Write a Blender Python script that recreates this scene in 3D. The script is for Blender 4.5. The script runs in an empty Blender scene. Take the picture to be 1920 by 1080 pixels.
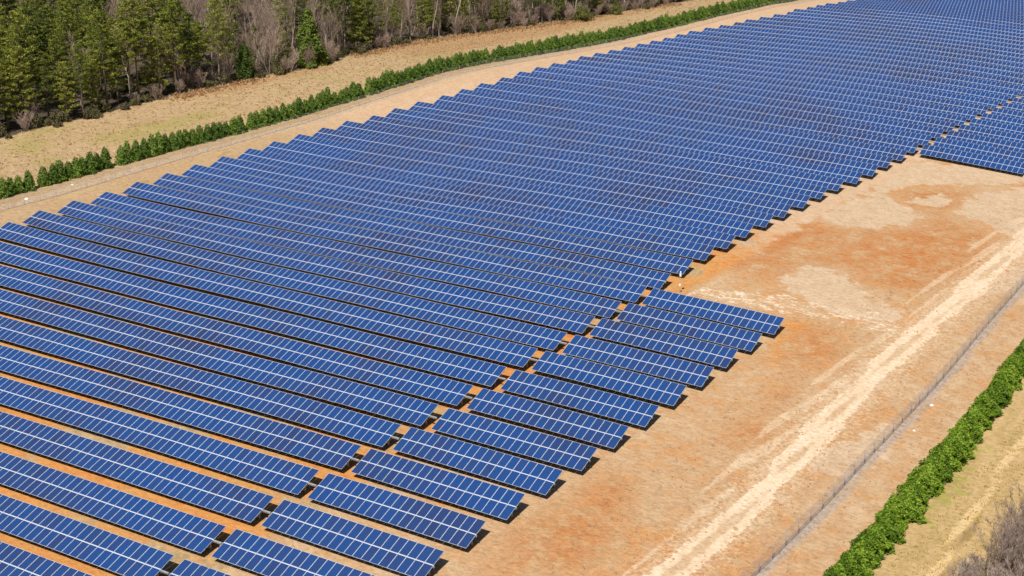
import bpy, math, random
import numpy as np
from mathutils import Vector, Matrix

R = math.radians
scene = bpy.context.scene
C = scene.collection
rnd = random.Random(7)
rng = np.random.default_rng(11)

# ------------------------------------------------------------------ camera
CAM = Vector((75.4757, -167.9758, 64.6395))
YAW, PITCH, FPX = -0.515745, 0.324295, 2620.79
cd = bpy.data.cameras.new('camera')
cd.sensor_width = 36.0
cd.lens = FPX / 1920 * 36.0
cd.clip_start, cd.clip_end = 1.0, 9000.0
co = bpy.data.objects.new('camera', cd)
C.objects.link(co)
fwd = Vector((math.sin(YAW) * math.cos(PITCH), math.cos(YAW) * math.cos(PITCH), -math.sin(PITCH)))
co.location = CAM
co.rotation_euler = fwd.to_track_quat('-Z', 'Y').to_euler()
scene.camera = co

# ------------------------------------------------------------------ sky, sun, exposure
SUN_EL, SUN_AZ = R(55), R(171)          # azimuth clockwise from +Y
world = bpy.data.worlds.new('World')
scene.world = world
world.use_nodes = True
wn = world.node_tree
bg = wn.nodes['Background']
sky = wn.nodes.new('ShaderNodeTexSky')
sky.sky_type = 'NISHITA'
sky.sun_disc = False
sky.sun_elevation = SUN_EL
sky.sun_rotation = SUN_AZ
sky.air_density = 1.0
sky.dust_density = 0.6
wn.links.new(sky.outputs['Color'], bg.inputs['Color'])
bg.inputs['Strength'].default_value = 0.05
ld = bpy.data.lights.new('sun', 'SUN')
ld.energy = 5.0
ld.angle = R(0.5)
ld.color = (1.0, 0.95, 0.87)
lo = bpy.data.objects.new('sun', ld)
C.objects.link(lo)
sdir = Vector((math.sin(SUN_AZ) * math.cos(SUN_EL), math.cos(SUN_AZ) * math.cos(SUN_EL), math.sin(SUN_EL)))
lo.rotation_euler = sdir.to_track_quat('Z', 'Y').to_euler()
lo.location = (0, 0, 200)
scene.view_settings.view_transform = 'Standard'
scene.view_settings.look = 'None'
scene.view_settings.gamma = 1
scene.view_settings.exposure = 0.14

# site survey: terrain corrections, row ends, soil patches (metres)
CORR = [(-7.19, -65.28, 0.2), (12.13, -65.28, 0.11), (1.96, -65.28, 0.08), (-6.3, -58.76, 0.32), (12.95, -58.76, 0.09), (0.47, 0.0, -0.08), (20.12, 0.0, 0.18), (19.36, -6.53, -0.01), (18.51, -13.06, -0.01), (17.88, -19.59, -0.12), (17.0, -26.11, -0.06), (16.31, -32.64, -0.19), (15.48, -39.17, -0.12), (14.74, -45.7, -0.03), (13.88, -52.23, 0.02), (11.34, -71.81, -0.01), (-3.81, -39.17, -0.29), (-4.6, -45.7, -0.24), (-5.52, -52.23, 0.1), (-8.02, -71.81, 0.03), (-8.92, -78.34, -0.38), (0.75, 6.53, 0.06), (1.48, 13.06, 0.16), (2.26, 19.59, 0.5), (3.14, 26.11, 0.42), (3.7, 32.64, 0.3), (4.6, 39.17, 0.28), (5.39, 45.7, 0.11), (6.46, 52.23, 0.16), (7.38, 58.76, 0.12), (8.34, 65.28, -0.02), (9.72, 71.81, -0.22), (10.73, 78.34, -0.4), (11.63, 84.87, -0.19), (12.56, 91.4, -0.26), (13.67, 97.93, -0.3), (32.59, 97.93, 0.09), (-98.95, -26.11, 0.13), (-95.97, -19.59, 0.22), (-97.75, -13.06, 0.1), (-97.2, -6.53, -0.27), (-96.14, 0.0, -0.01), (-95.33, 6.53, -0.09), (-94.36, 13.06, -0.09), (-93.77, 19.59, -0.18), (-92.66, 26.11, -0.12), (-91.98, 32.64, -0.38), (-91.18, 39.17, -0.36), (-90.44, 45.7, -0.5), (-89.22, 52.23, -0.41), (-87.68, 58.76, -0.55), (-86.45, 65.28, -0.36), (-85.18, 71.81, -0.0), (-83.73, 78.34, 0.21), (-82.38, 84.87, 0.46), (-81.42, 91.4, 0.59), (-80.16, 97.93, 0.93), (-79.03, 104.45, 1.18), (-78.18, 110.98, 1.08), (-77.47, 117.51, 0.88), (-76.91, 124.04, 0.57), (-76.38, 130.57, 0.29), (-75.87, 137.1, 0.04), (-75.1, 143.62, -0.14), (-74.07, 150.15, -0.4), (-73.52, 156.68, -0.54), (-73.03, 163.21, -0.64), (-72.12, 169.74, -0.82), (-71.12, 176.27, -0.81), (-69.72, 182.8, -0.59), (-68.37, 189.32, -0.48), (-66.44, 195.85, -0.43), (-65.04, 202.38, -0.39), (-63.55, 208.91, -0.17), (-61.96, 215.44, -0.06), (-60.28, 221.97, 0.09), (-58.83, 228.49, 0.09), (-58.12, 235.02, 0.23), (-57.0, 241.55, 0.27), (-55.81, 248.08, 0.35), (-54.71, 254.61, 0.45), (-53.69, 261.14, 0.41), (-67.42, -19.59, 0.15), (-55.28, -19.59, 0.09), (-45.07, -19.59, -0.01), (-34.88, -19.59, -0.16), (-24.78, -19.59, -0.31)]
XL = {-40: -86.68, -39: -86.87, -38: -87.14, -37: -87.51, -36: -87.81, -35: -87.69, -34: -88.32, -33: -89.17, -32: -89.94, -31: -90.6, -30: -91.18, -29: -92.28, -28: -92.81, -27: -93.39, -26: -93.56, -25: -93.64, -24: -93.31, -23: -93.04, -22: -93.24, -21: -93.19, -20: -92.87, -19: -92.58, -18: -92.31, -17: -92.2, -16: -92.23, -15: -92.53, -14: -92.96, -13: -93.1, -12: -93.63, -11: -94.25, -10: -94.7, -9: -95.1, -8: -95.82, -7: -96.21, -6: -96.13, -5: -96.1, -4: -95.96, -3: -96.24, -2: -96.01, -1: -96.15, 0: -96.14, 1: -96.37, 2: -96.1, 3: -95.82, 4: -95.65}
XR = {-15: 0.77, -14: 1.01, -13: 0.91, -12: 0.84, -11: 0.65, -10: 0.09, -9: -0.04, -8: -0.14, -7: -0.38, -6: -0.34, -5: -0.43, -4: -0.16, -3: -0.21, -2: -0.17, -1: -0.07, 0: -0.07}
XE = {-15: 20.22, 0: 20.12, 1: 20.18, 2: 20.16, 3: 20.35, 4: 20.3, 5: 20.43, 6: 20.43, 7: 20.52, 8: 20.48, 9: 20.37, 10: 20.37, 11: 20.41}
XG = {-15: 1.83, 0: 1.0, 6: 1.14, 7: 1.17, 8: 1.08, 9: 1.12, 10: 1.05, 11: 1.05, 12: 0.97}
POLY = {'pale': [[(9.3, 50.7), (9.7, 61.2), (13.6, 70.1), (19.0, 67.8), (23.8, 62.3), (23.0, 55.9), (18.8, 52.0), (15.2, 49.2)], [(27.5, 68.3), (28.5, 82.0), (35.2, 93.0), (40.8, 62.7), (36.8, 64.0), (32.6, 67.3)], [(13.3, 20.1), (15.8, 28.3), (18.8, 29.2), (23.1, 25.7), (26.6, 20.8), (31.7, 20.0), (33.3, 15.8), (29.6, 14.3), (23.8, 13.6), (18.5, 15.5)], [(12.6, 95.1), (33.6, 101.5), (34.8, 94.7), (26.3, 87.7), (17.0, 78.7), (14.1, 68.5), (12.0, 62.9), (12.1, 82.5)], [(39.7, 41.4), (42.8, 52.3), (44.6, 42.8), (42.2, 33.2), (39.5, 33.4)], [(34.0, -24.7), (38.1, -19.6), (40.7, -13.2), (41.2, -22.0), (39.4, -30.2), (35.6, -31.4)], [(19.9, 73.2), (23.0, 77.7), (26.4, 76.8), (24.6, 71.0), (21.5, 68.7)]], 'rust': [[(16.6, 76.5), (21.5, 83.8), (26.0, 85.5), (28.3, 76.5), (26.4, 67.3), (30.0, 63.2), (29.8, 56.5), (23.4, 54.6), (24.1, 63.6), (19.5, 69.1)], [(3.7, 20.1), (3.1, 39.9), (7.1, 49.1), (12.8, 48.4), (23.2, 55.1), (28.9, 64.1), (37.3, 61.2), (38.3, 48.5), (35.7, 38.1), (33.4, 28.5), (24.8, 25.6), (19.8, 31.3), (14.5, 27.4), (12.6, 18.5)], [(19.6, 7.7), (25.2, 9.2), (29.1, 3.7), (29.3, -3.9), (26.3, -7.7), (21.8, -6.9), (21.4, 0.5)], [(23.6, -24.6), (26.9, -20.9), (29.8, -25.3), (29.0, -30.2), (25.9, -32.1), (23.0, -31.1)], [(25.2, -8.4), (27.0, -5.4), (27.2, -14.1), (26.8, -24.1), (25.2, -23.6)], [(27.2, 92.3), (34.5, 96.3), (35.2, 93.0), (30.6, 90.0)], [(13.8, -54.8), (16.8, -42.1), (20.3, -42.7), (24.0, -53.2), (22.9, -62.9), (15.1, -67.6), (13.5, -59.8)]], 'white': [[(1.4, 7.6), (6.0, 12.2), (11.3, 13.2), (16.9, 15.4), (23.5, 14.4), (29.1, 16.0), (33.3, 14.4), (30.5, 11.2), (24.6, 11.0), (19.7, 9.8), (14.3, 9.6), (8.3, 8.7), (3.3, 7.0)]], 'orange': [[(-2.2, 10.8), (-2.4, 24.2), (1.3, 23.8), (3.3, 12.9), (1.8, 8.6)], [(5.0, 52.6), (6.9, 60.9), (9.1, 72.5), (11.8, 76.6), (10.7, 54.9), (8.0, 46.5)], [(19.0, 7.3), (23.0, 8.9), (23.8, 2.1), (22.4, -6.6), (19.6, -0.7)]], 'track': [[(40.6, 64.1), (38.2, 58.8), (37.1, 44.7), (34.8, 27.2), (33.3, 12.8), (33.2, 1.6), (32.2, -7.6), (30.6, -20.1), (30.3, -36.2), (29.0, -50.0), (26.8, -61.0), (33.0, -57.0), (34.3, -47.7), (35.0, -33.2), (36.3, -17.8), (36.3, -4.9), (36.9, 3.3), (38.3, 16.3), (40.3, 31.6), (40.5, 47.5), (41.8, 57.3)]], 'green': [[(-128.6, 22.1), (-126.2, 41.8), (-122.9, 54.3), (-118.0, 52.0), (-117.7, 37.1), (-120.2, 23.6)], [(45.9, -32.5), (47.3, -14.8), (49.1, -8.9), (49.9, -23.2), (49.1, -34.2)], [(-139.2, 14.6), (-138.7, 19.5), (-131.6, 16.8), (-128.4, 10.0), (-132.3, 7.7)]], 'weed': [[(-138.5, 60.1), (-138.3, 72.2), (-134.4, 80.5), (-130.4, 93.2), (-127.3, 101.6), (-123.5, 97.5), (-126.6, 88.2), (-127.9, 74.5), (-131.4, 64.2), (-133.9, 55.9)], [(-128.6, 118.9), (-123.4, 159.3), (-115.2, 180.5), (-111.0, 172.9), (-116.2, 147.4), (-122.7, 117.4)], [(-141.7, 150.2), (-103.4, 257.8), (-97.1, 243.1), (-108.7, 140.2), (-115.7, 116.3)]], 'ridge': [[(53.9, -10.0), (52.8, -23.7), (52.1, -32.9), (52.0, -44.6), (52.6, -44.2), (52.8, -33.0), (53.4, -23.9), (54.5, -11.1)]], 'mud': [[(52.1, -32.9), (52.4, -28.2), (53.0, -28.5), (52.9, -38.9), (52.9, -44.0), (52.0, -44.6)]]}
TC = [-4.36586, 4.59337, -3.49098, -1.73563, -0.27408, -0.20912, 0.37104, -1.21238, -2.66064]
TRX = [23.72, 30.01, 31.7, 32.7, 33.37, 34.17, 34.98, 35.92, 37.73, 39.01, 40.16, 45.34]
TRY = [-98.97, -58.97, -48.22, -34.7, -19.75, -6.3, 2.88, 14.6, 29.47, 44.95, 58.27, 118.27]
RDX = [51.42, 52.08, 52.24, 52.92, 53.89, 58.0]
RDY = [-83.99, -43.99, -34.23, -24.89, -10.73, 49.27]


# ------------------------------------------------------------------ terrain height
SK = 0.126316
PITCH_ROW, TILT, SLOPE, LOW = 6.528398, 0.30900, 3.98048, 0.80
CT, ST = math.cos(TILT), math.sin(TILT)
MW = 1.012

def soft(v, a, b, w):
    v = np.asarray(v, float)
    lo_ = a - w * (1 - np.exp(-np.clip(a - v, 0, None) / w))
    hi_ = b + w * (1 - np.exp(-np.clip(v - b, 0, None) / w))
    return np.where(v < a, lo_, np.where(v > b, hi_, v))

def ground_z(X, Y):
    X = np.asarray(X, float); Y = np.asarray(Y, float)
    u = soft(X - SK * Y, -100, 45, 30); yy = soft(Y, -130, 380, 60)
    x = (u + SK * yy) / 100; y = yy / 100
    t = TC
    g = (t[0]*x + t[1]*y + t[2]*x*x + t[3]*x*y + t[4]*y*y + t[5]*y**3 + t[6]*x*y*y + t[7]*x*x*y + t[8]*x**3)
    num = np.zeros(np.broadcast(X, Y).shape); den = num + .25
    for a, b, d in CORR:
        k = np.exp(-((X - a) / 28) ** 2 - ((Y - b) / 6.) ** 2)
        num = num + k * d; den = den + k
    return g + num / den

def gz(x, y):
    return float(ground_z(x, y))

# ------------------------------------------------------------------ helpers
def mesh_obj(name, verts, faces, mats, mat_index=None, parent=None, smooth=False, attrs=None):
    me = bpy.data.meshes.new(name)
    me.from_pydata([tuple(v) for v in verts], [], [tuple(f) for f in faces])
    for m in (mats if isinstance(mats, (list, tuple)) else [mats]):
        me.materials.append(m)
    if mat_index is not None:
        me.polygons.foreach_set('material_index', np.asarray(mat_index, np.int32))
    if smooth:
        me.polygons.foreach_set('use_smooth', np.ones(len(me.polygons), bool))
    for an, av in (attrs or {}).items():
        a = me.attributes.new(an, 'FLOAT', 'FACE')
        a.data.foreach_set('value', np.asarray(av, np.float32))
    me.update()
    o = bpy.data.objects.new(name, me)
    C.objects.link(o)
    if parent: o.parent = parent
    return o

def tag(o, label, cat, group=None, kind=None):
    if label: o['label'] = label
    if cat: o['category'] = cat
    if group: o['group'] = group
    if kind: o['kind'] = kind
    return o

def thing(name, label, cat, loc, rz=0, group=None):
    o = bpy.data.objects.new(name, None)
    o.empty_display_size = .3
    C.objects.link(o)
    o.location = loc
    o.rotation_euler = (0, 0, rz)
    return tag(o, label, cat, group)

def dup(o, parent=None):
    c = o.copy(); C.objects.link(c)
    if parent: c.parent = parent
    return c

BOXF = [(0, 3, 2, 1), (4, 5, 6, 7), (0, 1, 5, 4), (1, 2, 6, 5), (2, 3, 7, 6), (3, 0, 4, 7)]
class MB:
    """collects vertices and faces for one mesh"""
    def __init__(s): s.v, s.f, s.m = [], [], []
    def box(s, x0, x1, y0, y1, z0, z1, mi=0):
        b = len(s.v)
        s.v += [(x0,y0,z0),(x1,y0,z0),(x1,y1,z0),(x0,y1,z0),(x0,y0,z1),(x1,y0,z1),(x1,y1,z1),(x0,y1,z1)]
        s.f += [tuple(b + k for k in f) for f in BOXF]; s.m += [mi] * 6
    def hexa(s, p8, mi=0):
        b = len(s.v); s.v += [tuple(q) for q in p8]
        s.f += [tuple(b + k for k in f) for f in BOXF]; s.m += [mi] * 6
    def tube(s, pts, rad, n=6, mi=0, cap=True):
        b = len(s.v); k = len(pts)
        for j, p in enumerate(pts):
            p = Vector(p)
            d = (Vector(pts[min(j+1, k-1)]) - Vector(pts[max(j-1, 0)])).normalized()
            a = d.cross(Vector((0, 1, 0)) if abs(d.y) < .9 else Vector((1, 0, 0))).normalized(); e = d.cross(a)
            r = rad[j] if isinstance(rad, (list, tuple)) else rad
            for q in range(n):
                th = 2 * math.pi * q / n
                s.v.append(tuple(p + a * (r * math.cos(th)) + e * (r * math.sin(th))))
        for j in range(k - 1):
            for q in range(n):
                s.f.append((b + j*n + q, b + j*n + (q+1) % n, b + (j+1)*n + (q+1) % n, b + (j+1)*n + q)); s.m.append(mi)
        if cap:
            s.f.append(tuple(b + (k-1)*n + q for q in range(n))); s.m.append(mi)
            s.f.append(tuple(b + q for q in reversed(range(n)))); s.m.append(mi)
    def build(s, name, mats, parent=None, smooth=False):
        return mesh_obj(name, s.v, s.f, mats, s.m, parent, smooth)

# ------------------------------------------------------------------ materials
def new_mat(name):
    m = bpy.data.materials.new(name); m.use_nodes = True
    nt = m.node_tree
    return m, nt, nt.nodes['Principled BSDF']

def N(nt, t, **kw):
    n = nt.nodes.new(t)
    for k, v in kw.items(): setattr(n, k, v)
    return n

def ramp(nt, fac, stops):
    r = N(nt, 'ShaderNodeValToRGB')
    els = r.color_ramp.elements
    while len(els) < len(stops): els.new(0.5)
    for e, (p, c) in zip(els, stops):
        e.position = p; e.color = (*c, 1)
    nt.links.new(fac, r.inputs['Fac'])
    return r.outputs['Color']

def noise(nt, vec, scale, detail=4, rough=.55):
    n = N(nt, 'ShaderNodeTexNoise')
    n.inputs['Scale'].default_value = scale
    n.inputs['Detail'].default_value = detail
    n.inputs['Roughness'].default_value = rough
    if vec is not None: nt.links.new(vec, n.inputs['Vector'])
    return n.outputs['Fac']

def math_(nt, op, a, b=None, c=None, clamp=False):
    n = N(nt, 'ShaderNodeMath', operation=op)
    n.use_clamp = clamp
    for i, q in enumerate((a, b, c)):
        if q is None: continue
        if isinstance(q, (int, float)): n.inputs[i].default_value = q
        else: nt.links.new(q, n.inputs[i])
    return n.outputs[0]

def mix(nt, fac, a, b, mode='MIX'):
    n = N(nt, 'ShaderNodeMix', data_type='RGBA', blend_type=mode)
    for sock, q in ((n.inputs[0], fac), (n.inputs[6], a), (n.inputs[7], b)):
        if isinstance(q, (int, float)): sock.default_value = q
        elif isinstance(q, tuple): sock.default_value = (*q, 1)
        else: nt.links.new(q, sock)
    return n.outputs[2]

def smooth(nt, v, lo_, hi_):
    n = N(nt, 'ShaderNodeMapRange', interpolation_type='SMOOTHSTEP')
    nt.links.new(v, n.inputs[0])
    n.inputs[1].default_value = lo_; n.inputs[2].default_value = hi_
    return n.outputs[0]

# --- photovoltaic glass
def glass_mat(name, source):
    m, nt, b = new_mat(name)
    geo = N(nt, 'ShaderNodeNewGeometry')
    if source == 'attr':
        a = N(nt, 'ShaderNodeAttribute', attribute_name='tone'); r = a.outputs['Fac']
    else:
        r = N(nt, 'ShaderNodeObjectInfo').outputs['Random']
    big = noise(nt, geo.outputs['Position'], .06, 4)
    col = ramp(nt, math_(nt, 'ADD', math_(nt, 'MULTIPLY', r, .17), math_(nt, 'MULTIPLY', big, .86)),
               [(.28, (.014, .054, .195)), (.45, (.017, .058, .198)), (.56, (.021, .053, .172)), (.70, (.025, .043, .125))])
    # crystal grain of the cells
    vor = N(nt, 'ShaderNodeTexVoronoi'); vor.inputs['Scale'].default_value = 14
    nt.links.new(geo.outputs['Position'], vor.inputs['Vector'])
    col = mix(nt, .13, col, vor.outputs['Color'], 'OVERLAY')
    nt.links.new(col, b.inputs['Base Color'])
    b.inputs['Roughness'].default_value = .22
    b.inputs['IOR'].default_value = 1.36
    return m
M = {}
M['glass_obj'] = glass_mat('pv_glass', 'obj')
M['glass_attr'] = glass_mat('pv_glass_far', 'attr')

m, nt, b = new_mat('aluminium_frame'); M['frame'] = m
b.inputs['Base Color'].default_value = (.53, .57, .64, 1); b.inputs['Roughness'].default_value = .5; b.inputs['Metallic'].default_value = 0
m, nt, b = new_mat('bright_rail'); M['rail'] = m
b.inputs['Base Color'].default_value = (.66, .69, .74, 1); b.inputs['Roughness'].default_value = .5
m, nt, b = new_mat('galvanised_steel'); M['steel'] = m
g = N(nt, 'ShaderNodeNewGeometry')
nt.links.new(ramp(nt, noise(nt, g.outputs['Position'], 3), [(.3, (.30, .32, .34)), (.7, (.46, .48, .50))]), b.inputs['Base Color'])
b.inputs['Roughness'].default_value = .5; b.inputs['Metallic'].default_value = .35
m, nt, b = new_mat('back_sheet'); M['back'] = m
b.inputs['Base Color'].default_value = (.5, .5, .5, 1)

def foliage(name, stops, trans=.25):
    m, nt, b = new_mat(name)
    a = N(nt, 'ShaderNodeAttribute', attribute_name='tone')
    r = N(nt, 'ShaderNodeObjectInfo').outputs['Random']
    f = math_(nt, 'ADD', math_(nt, 'MULTIPLY', a.outputs['Fac'], .62), math_(nt, 'MULTIPLY', r, .38))
    col = ramp(nt, f, stops)
    nt.links.new(col, b.inputs['Base Color'])
    b.inputs['Roughness'].default_value = .6
    b.inputs['Specular IOR Level'].default_value = .25
    tr = N(nt, 'ShaderNodeBsdfTranslucent'); nt.links.new(col, tr.inputs['Color'])
    mx = N(nt, 'ShaderNodeMixShader'); mx.inputs[0].default_value = trans
    nt.links.new(b.outputs[0], mx.inputs[1]); nt.links.new(tr.outputs[0], mx.inputs[2])
    nt.links.new(mx.outputs[0], nt.nodes['Material Output'].inputs['Surface'])
    return m
M['pine'] = foliage('pine_needles', [(.15, (.045, .068, .012)), (.42, (.140, .175, .024)), (.70, (.270, .290, .040)), (.95, (.40, .37, .08))])
M['cedar'] = foliage('cedar_foliage', [(.1, (.045, .080, .015)), (.5, (.10, .15, .024)), (.95, (.18, .23, .035))])
M['screen_far'] = foliage('screen_shrub_leaf', [(.1, (.042, .092, .014)), (.5, (.130, .225, .030)), (.95, (.25, .35, .06))])
M['screen_near'] = foliage('hedge_leaf', [(.1, (.040, .082, .008)), (.4, (.130, .230, .016)), (.7, (.235, .355, .030)), (.95, (.37, .48, .065))])
M['olive'] = foliage('olive_leaf', [(.1, (.09, .10, .02)), (.5, (.15, .16, .035)), (.95, (.22, .22, .06))])
M['brush'] = foliage('brush_leaf', [(.1, (.06, .055, .025)), (.5, (.14, .12, .055)), (.95, (.17, .18, .05))])

def bark(name, c1, c2):
    m, nt, b = new_mat(name)
    g = N(nt, 'ShaderNodeNewGeometry')
    r = N(nt, 'ShaderNodeObjectInfo').outputs['Random']
    f = math_(nt, 'ADD', math_(nt, 'MULTIPLY', noise(nt, g.outputs['Position'], 1.2), .6), math_(nt, 'MULTIPLY', r, .4))
    nt.links.new(ramp(nt, f, [(.25, c1), (.75, c2)]), b.inputs['Base Color'])
    b.inputs['Roughness'].default_value = .9
    b.inputs['Specular IOR Level'].default_value = .1
    return m
M['pine_bark'] = bark('pine_bark', (.10, .075, .055), (.24, .19, .15))
M['grey_bark'] = bark('grey_bark', (.25, .20, .17), (.46, .40, .35))
M['twig'] = bark('bare_twig', (.28, .20, .155), (.46, .345, .275))
M['thicket'] = bark('thicket_twig', (.25, .18, .145), (.46, .365, .31))
m, nt, b = new_mat('white_paint'); M['white'] = m
b.inputs['Base Color'].default_value = (.82, .82, .80, 1); b.inputs['Roughness'].default_value = .5

# chain-link: thin wire net, mostly see-through
for key, cover in (('link', .25), ('link_far', .13)):
    m, nt, b = new_mat('chain_' + key); M[key] = m
    b.inputs['Base Color'].default_value = (.40, .38, .40, 1); b.inputs['Roughness'].default_value = .6
    tp = N(nt, 'ShaderNodeBsdfTransparent')
    mx = N(nt, 'ShaderNodeMixShader'); mx.inputs[0].default_value = cover
    nt.links.new(tp.outputs[0], mx.inputs[1]); nt.links.new(b.outputs[0], mx.inputs[2])
    nt.links.new(mx.outputs[0], nt.nodes['Material Output'].inputs['Surface'])

# ------------------------------------------------------------------ ground sheet
def in_poly(X, Y, poly):
    """signed distance (positive inside) to a polygon, vectorised"""
    p = np.array(poly); n = len(p)
    d = np.full(X.shape, 1e9); ins = np.zeros(X.shape, bool)
    for k in range(n):
        ax, ay = p[k]; bx, by = p[(k + 1) % n]
        ex, ey = bx - ax, by - ay
        t = np.clip(((X - ax) * ex + (Y - ay) * ey) / (ex*ex + ey*ey + 1e-9), 0, 1)
        d = np.minimum(d, np.hypot(X - ax - t*ex, Y - ay - t*ey))
        with np.errstate(divide='ignore', invalid='ignore'):
            ins ^= ((ay > Y) != (by > Y)) & (X < (bx - ax) * (Y - ay) / (by - ay + 1e-12) + ax)
    return np.where(ins, d, -d)

def axis(lo_, hi_, step, far):
    core = np.arange(lo_, hi_ + .01, step)
    out, s, v = [], step, hi_
    while v < far: s *= 1.35; v += s; out.append(v)
    lo2, s, v = [], step, lo_
    while v > -far: s *= 1.35; v -= s; lo2.append(v)
    return np.concatenate([lo2[::-1], core, out])

UX = axis(-190, 72, 1.1, 5000)         # across, in skewed coordinates u = X - SK*Y
YY = axis(-112, 330, 1.3, 5000)
U2, Y2 = np.meshgrid(UX, YY)
X2 = U2 + SK * np.clip(Y2, -150, 420)
Z2 = ground_z(X2, Y2)

def polys(key, soft_):
    acc = np.full(X2.shape, -99.)
    bx = (np.abs(U2) < 260) & (Y2 > -140) & (Y2 < 420)
    for pl in POLY[key]:
        v = np.full(X2.shape, -99.); v[bx] = in_poly(X2[bx], Y2[bx], pl)
        acc = np.maximum(acc, v)
    return np.clip(acc / (2 * soft_) + .5, 0, 1)
def band(u0, u1, s):
    return np.clip((U2 - u0) / s + .5, 0, 1) * np.clip((u1 - U2) / s + .5, 0, 1)
FE = [(12, -143.8), (70, -145.0), (100, -142.2), (131, -146.), (158, -142.5), (194, -134.5), (236, -131.5)]
def forest_u(y):
    return np.interp(y, [q[0] for q in FE], [q[1] for q in FE])
TRK = np.interp(Y2, TRY, TRX); RDG = np.interp(Y2, RDY, RDX); TRW = 1.6 + .25 * np.sin(Y2 * .21) + .15 * np.sin(Y2 * .6)
masks = {
    'g_field': np.clip((-108.2 - U2) / 2.0 + .5, 0, 1),
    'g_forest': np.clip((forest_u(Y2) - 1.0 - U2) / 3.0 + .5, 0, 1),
    'g_array': band(-99.5, 3.0, 5.0),
    'g_strip': band(-111.5, -105.6, 2.0),
    'g_right': np.clip((U2 - 49.3) / 2 + .5, 0, 1),
    'g_pale': polys('pale', 2.2), 'g_rust': polys('rust', 4.), 'g_white': polys('white', 1.3),
    'g_orange': polys('orange', 3.), 'g_track': np.clip((TRW - np.abs(X2 - TRK)) / .7 + .5, 0, 1), 'g_green': polys('green', 3.),
    'g_palefar': np.clip((Y2 - 10) / 50., 0, 1) * band(-110, 6, 3),
    'g_median': np.clip(1.15 - np.abs(X2 - TRK) / .6, 0, 1), 'g_rut': np.clip(1.1 - np.minimum(np.abs(X2 - TRK + 3.1), np.abs(X2 - TRK + 4.9)) / .7, 0, 1), 'g_fringe': np.clip(1.25 - np.abs(X2 - TRK) / 3.6, 0, 1),
    'g_palestrip': band(-106.5, -94, 2) * np.clip((Y2 - 20) / 50, 0, 1),
    'g_leftside': band(-106, -96, 2) * np.clip((85 - Y2) / 60, 0, 1),
    'g_weed': polys('weed', 2.), 'g_ridge': np.clip(1.15 - np.abs(X2 - RDG) / .75, 0, 1), 'g_mud': np.clip(1.1 - np.abs(X2 - RDG - 1.0) / .7, 0, 1) * np.clip((-27 - Y2) / 8, 0, 1),
    'g_gravel': np.clip(1.2 - np.abs(X2 - np.interp(Y2, [-120, -52.4, -35.6, -21.8, -.3, 21.1, 42.1, 120], [32, 37.75, 39.35, 40.4, 42.2, 43.3, 44.5, 48.5]) - .05) / .95, 0, 1),
}
nv = X2.size
idx = np.arange(nv).reshape(X2.shape)
quads = np.stack([idx[:-1, :-1], idx[:-1, 1:], idx[1:, 1:], idx[1:, :-1]], -1).reshape(-1, 4)
gm = bpy.data.meshes.new('ground')
gm.vertices.add(nv)
gm.vertices.foreach_set('co', np.stack([X2, Y2, Z2], -1).astype(np.float32).ravel())
gm.loops.add(quads.size); gm.loops.foreach_set('vertex_index', quads.astype(np.int32).ravel())
gm.polygons.add(len(quads))
gm.polygons.foreach_set('loop_start', np.arange(0, quads.size, 4, dtype=np.int32))
gm.polygons.foreach_set('loop_total', np.full(len(quads), 4, np.int32))
gm.polygons.foreach_set('use_smooth', np.ones(len(quads), bool))
gm.update(calc_edges=True)
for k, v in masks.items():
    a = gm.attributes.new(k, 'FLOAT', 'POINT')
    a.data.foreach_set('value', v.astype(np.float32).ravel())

m, nt, b = new_mat('site_ground'); M['ground'] = m
geo = N(nt, 'ShaderNodeNewGeometry'); P = geo.outputs['Position']
def mapped(sx, sy, rot=0):
    mp = N(nt, 'ShaderNodeMapping'); mp.inputs['Scale'].default_value = (sx, sy, 1); mp.inputs['Rotation'].default_value = (0, 0, rot)
    nt.links.new(P, mp.inputs['Vector']); return mp.outputs[0]
fine = noise(nt, P, 2.2, 5, .65)
mid = noise(nt, P, .45, 5, .6)
big = noise(nt, P, .085, 4, .55)
streak = noise(nt, mapped(.9, .16, -.126), 1.0, 4, .6)      # runs with the site, as mowing and wheels leave it
fleck = noise(nt, mapped(1, 1.5, .5), 1.1, 4, .72)
def mask(key, amp=.6, lo_=.38, hi_=.62, src=None):
    a = N(nt, 'ShaderNodeAttribute', attribute_name=key).outputs['Fac']
    wob = math_(nt, 'MULTIPLY', math_(nt, 'SUBTRACT', src or mid, .5), amp)
    # wobble only where the mask is in play
    return smooth(nt, math_(nt, 'ADD', a, math_(nt, 'MULTIPLY', wob, math_(nt, 'MULTIPLY', smooth(nt, a, 0., .1), 2.))), lo_, hi_)
# bare site soil: tan with drifting orange clay
soil = ramp(nt, math_(nt, 'ADD', math_(nt, 'MULTIPLY', mid, .55), math_(nt, 'MULTIPLY', big, .5)),
            [(.32, (.52, .225, .080)), (.43, (.51, .280, .128)), (.53, (.49, .310, .170)), (.65, (.54, .380, .235))])
clay = ramp(nt, math_(nt, 'ADD', math_(nt, 'MULTIPLY', mid, .5), math_(nt, 'MULTIPLY', big, .5)),
            [(.30, (.52, .200, .058)), (.48, (.56, .255, .080)), (.60, (.50, .275, .100)), (.75, (.44, .30, .13))])
rust = ramp(nt, math_(nt, 'ADD', math_(nt, 'MULTIPLY', mid, .6), math_(nt, 'MULTIPLY', noise(nt, P, .16, 5, .65), .4)), [(.34, (.44, .150, .040)), (.46, (.46, .20, .075)), (.56, (.47, .265, .125)), (.68, (.52, .36, .21))])
pale = ramp(nt, mid, [(.3, (.50, .350, .220)), (.7, (.58, .425, .285))])
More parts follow.
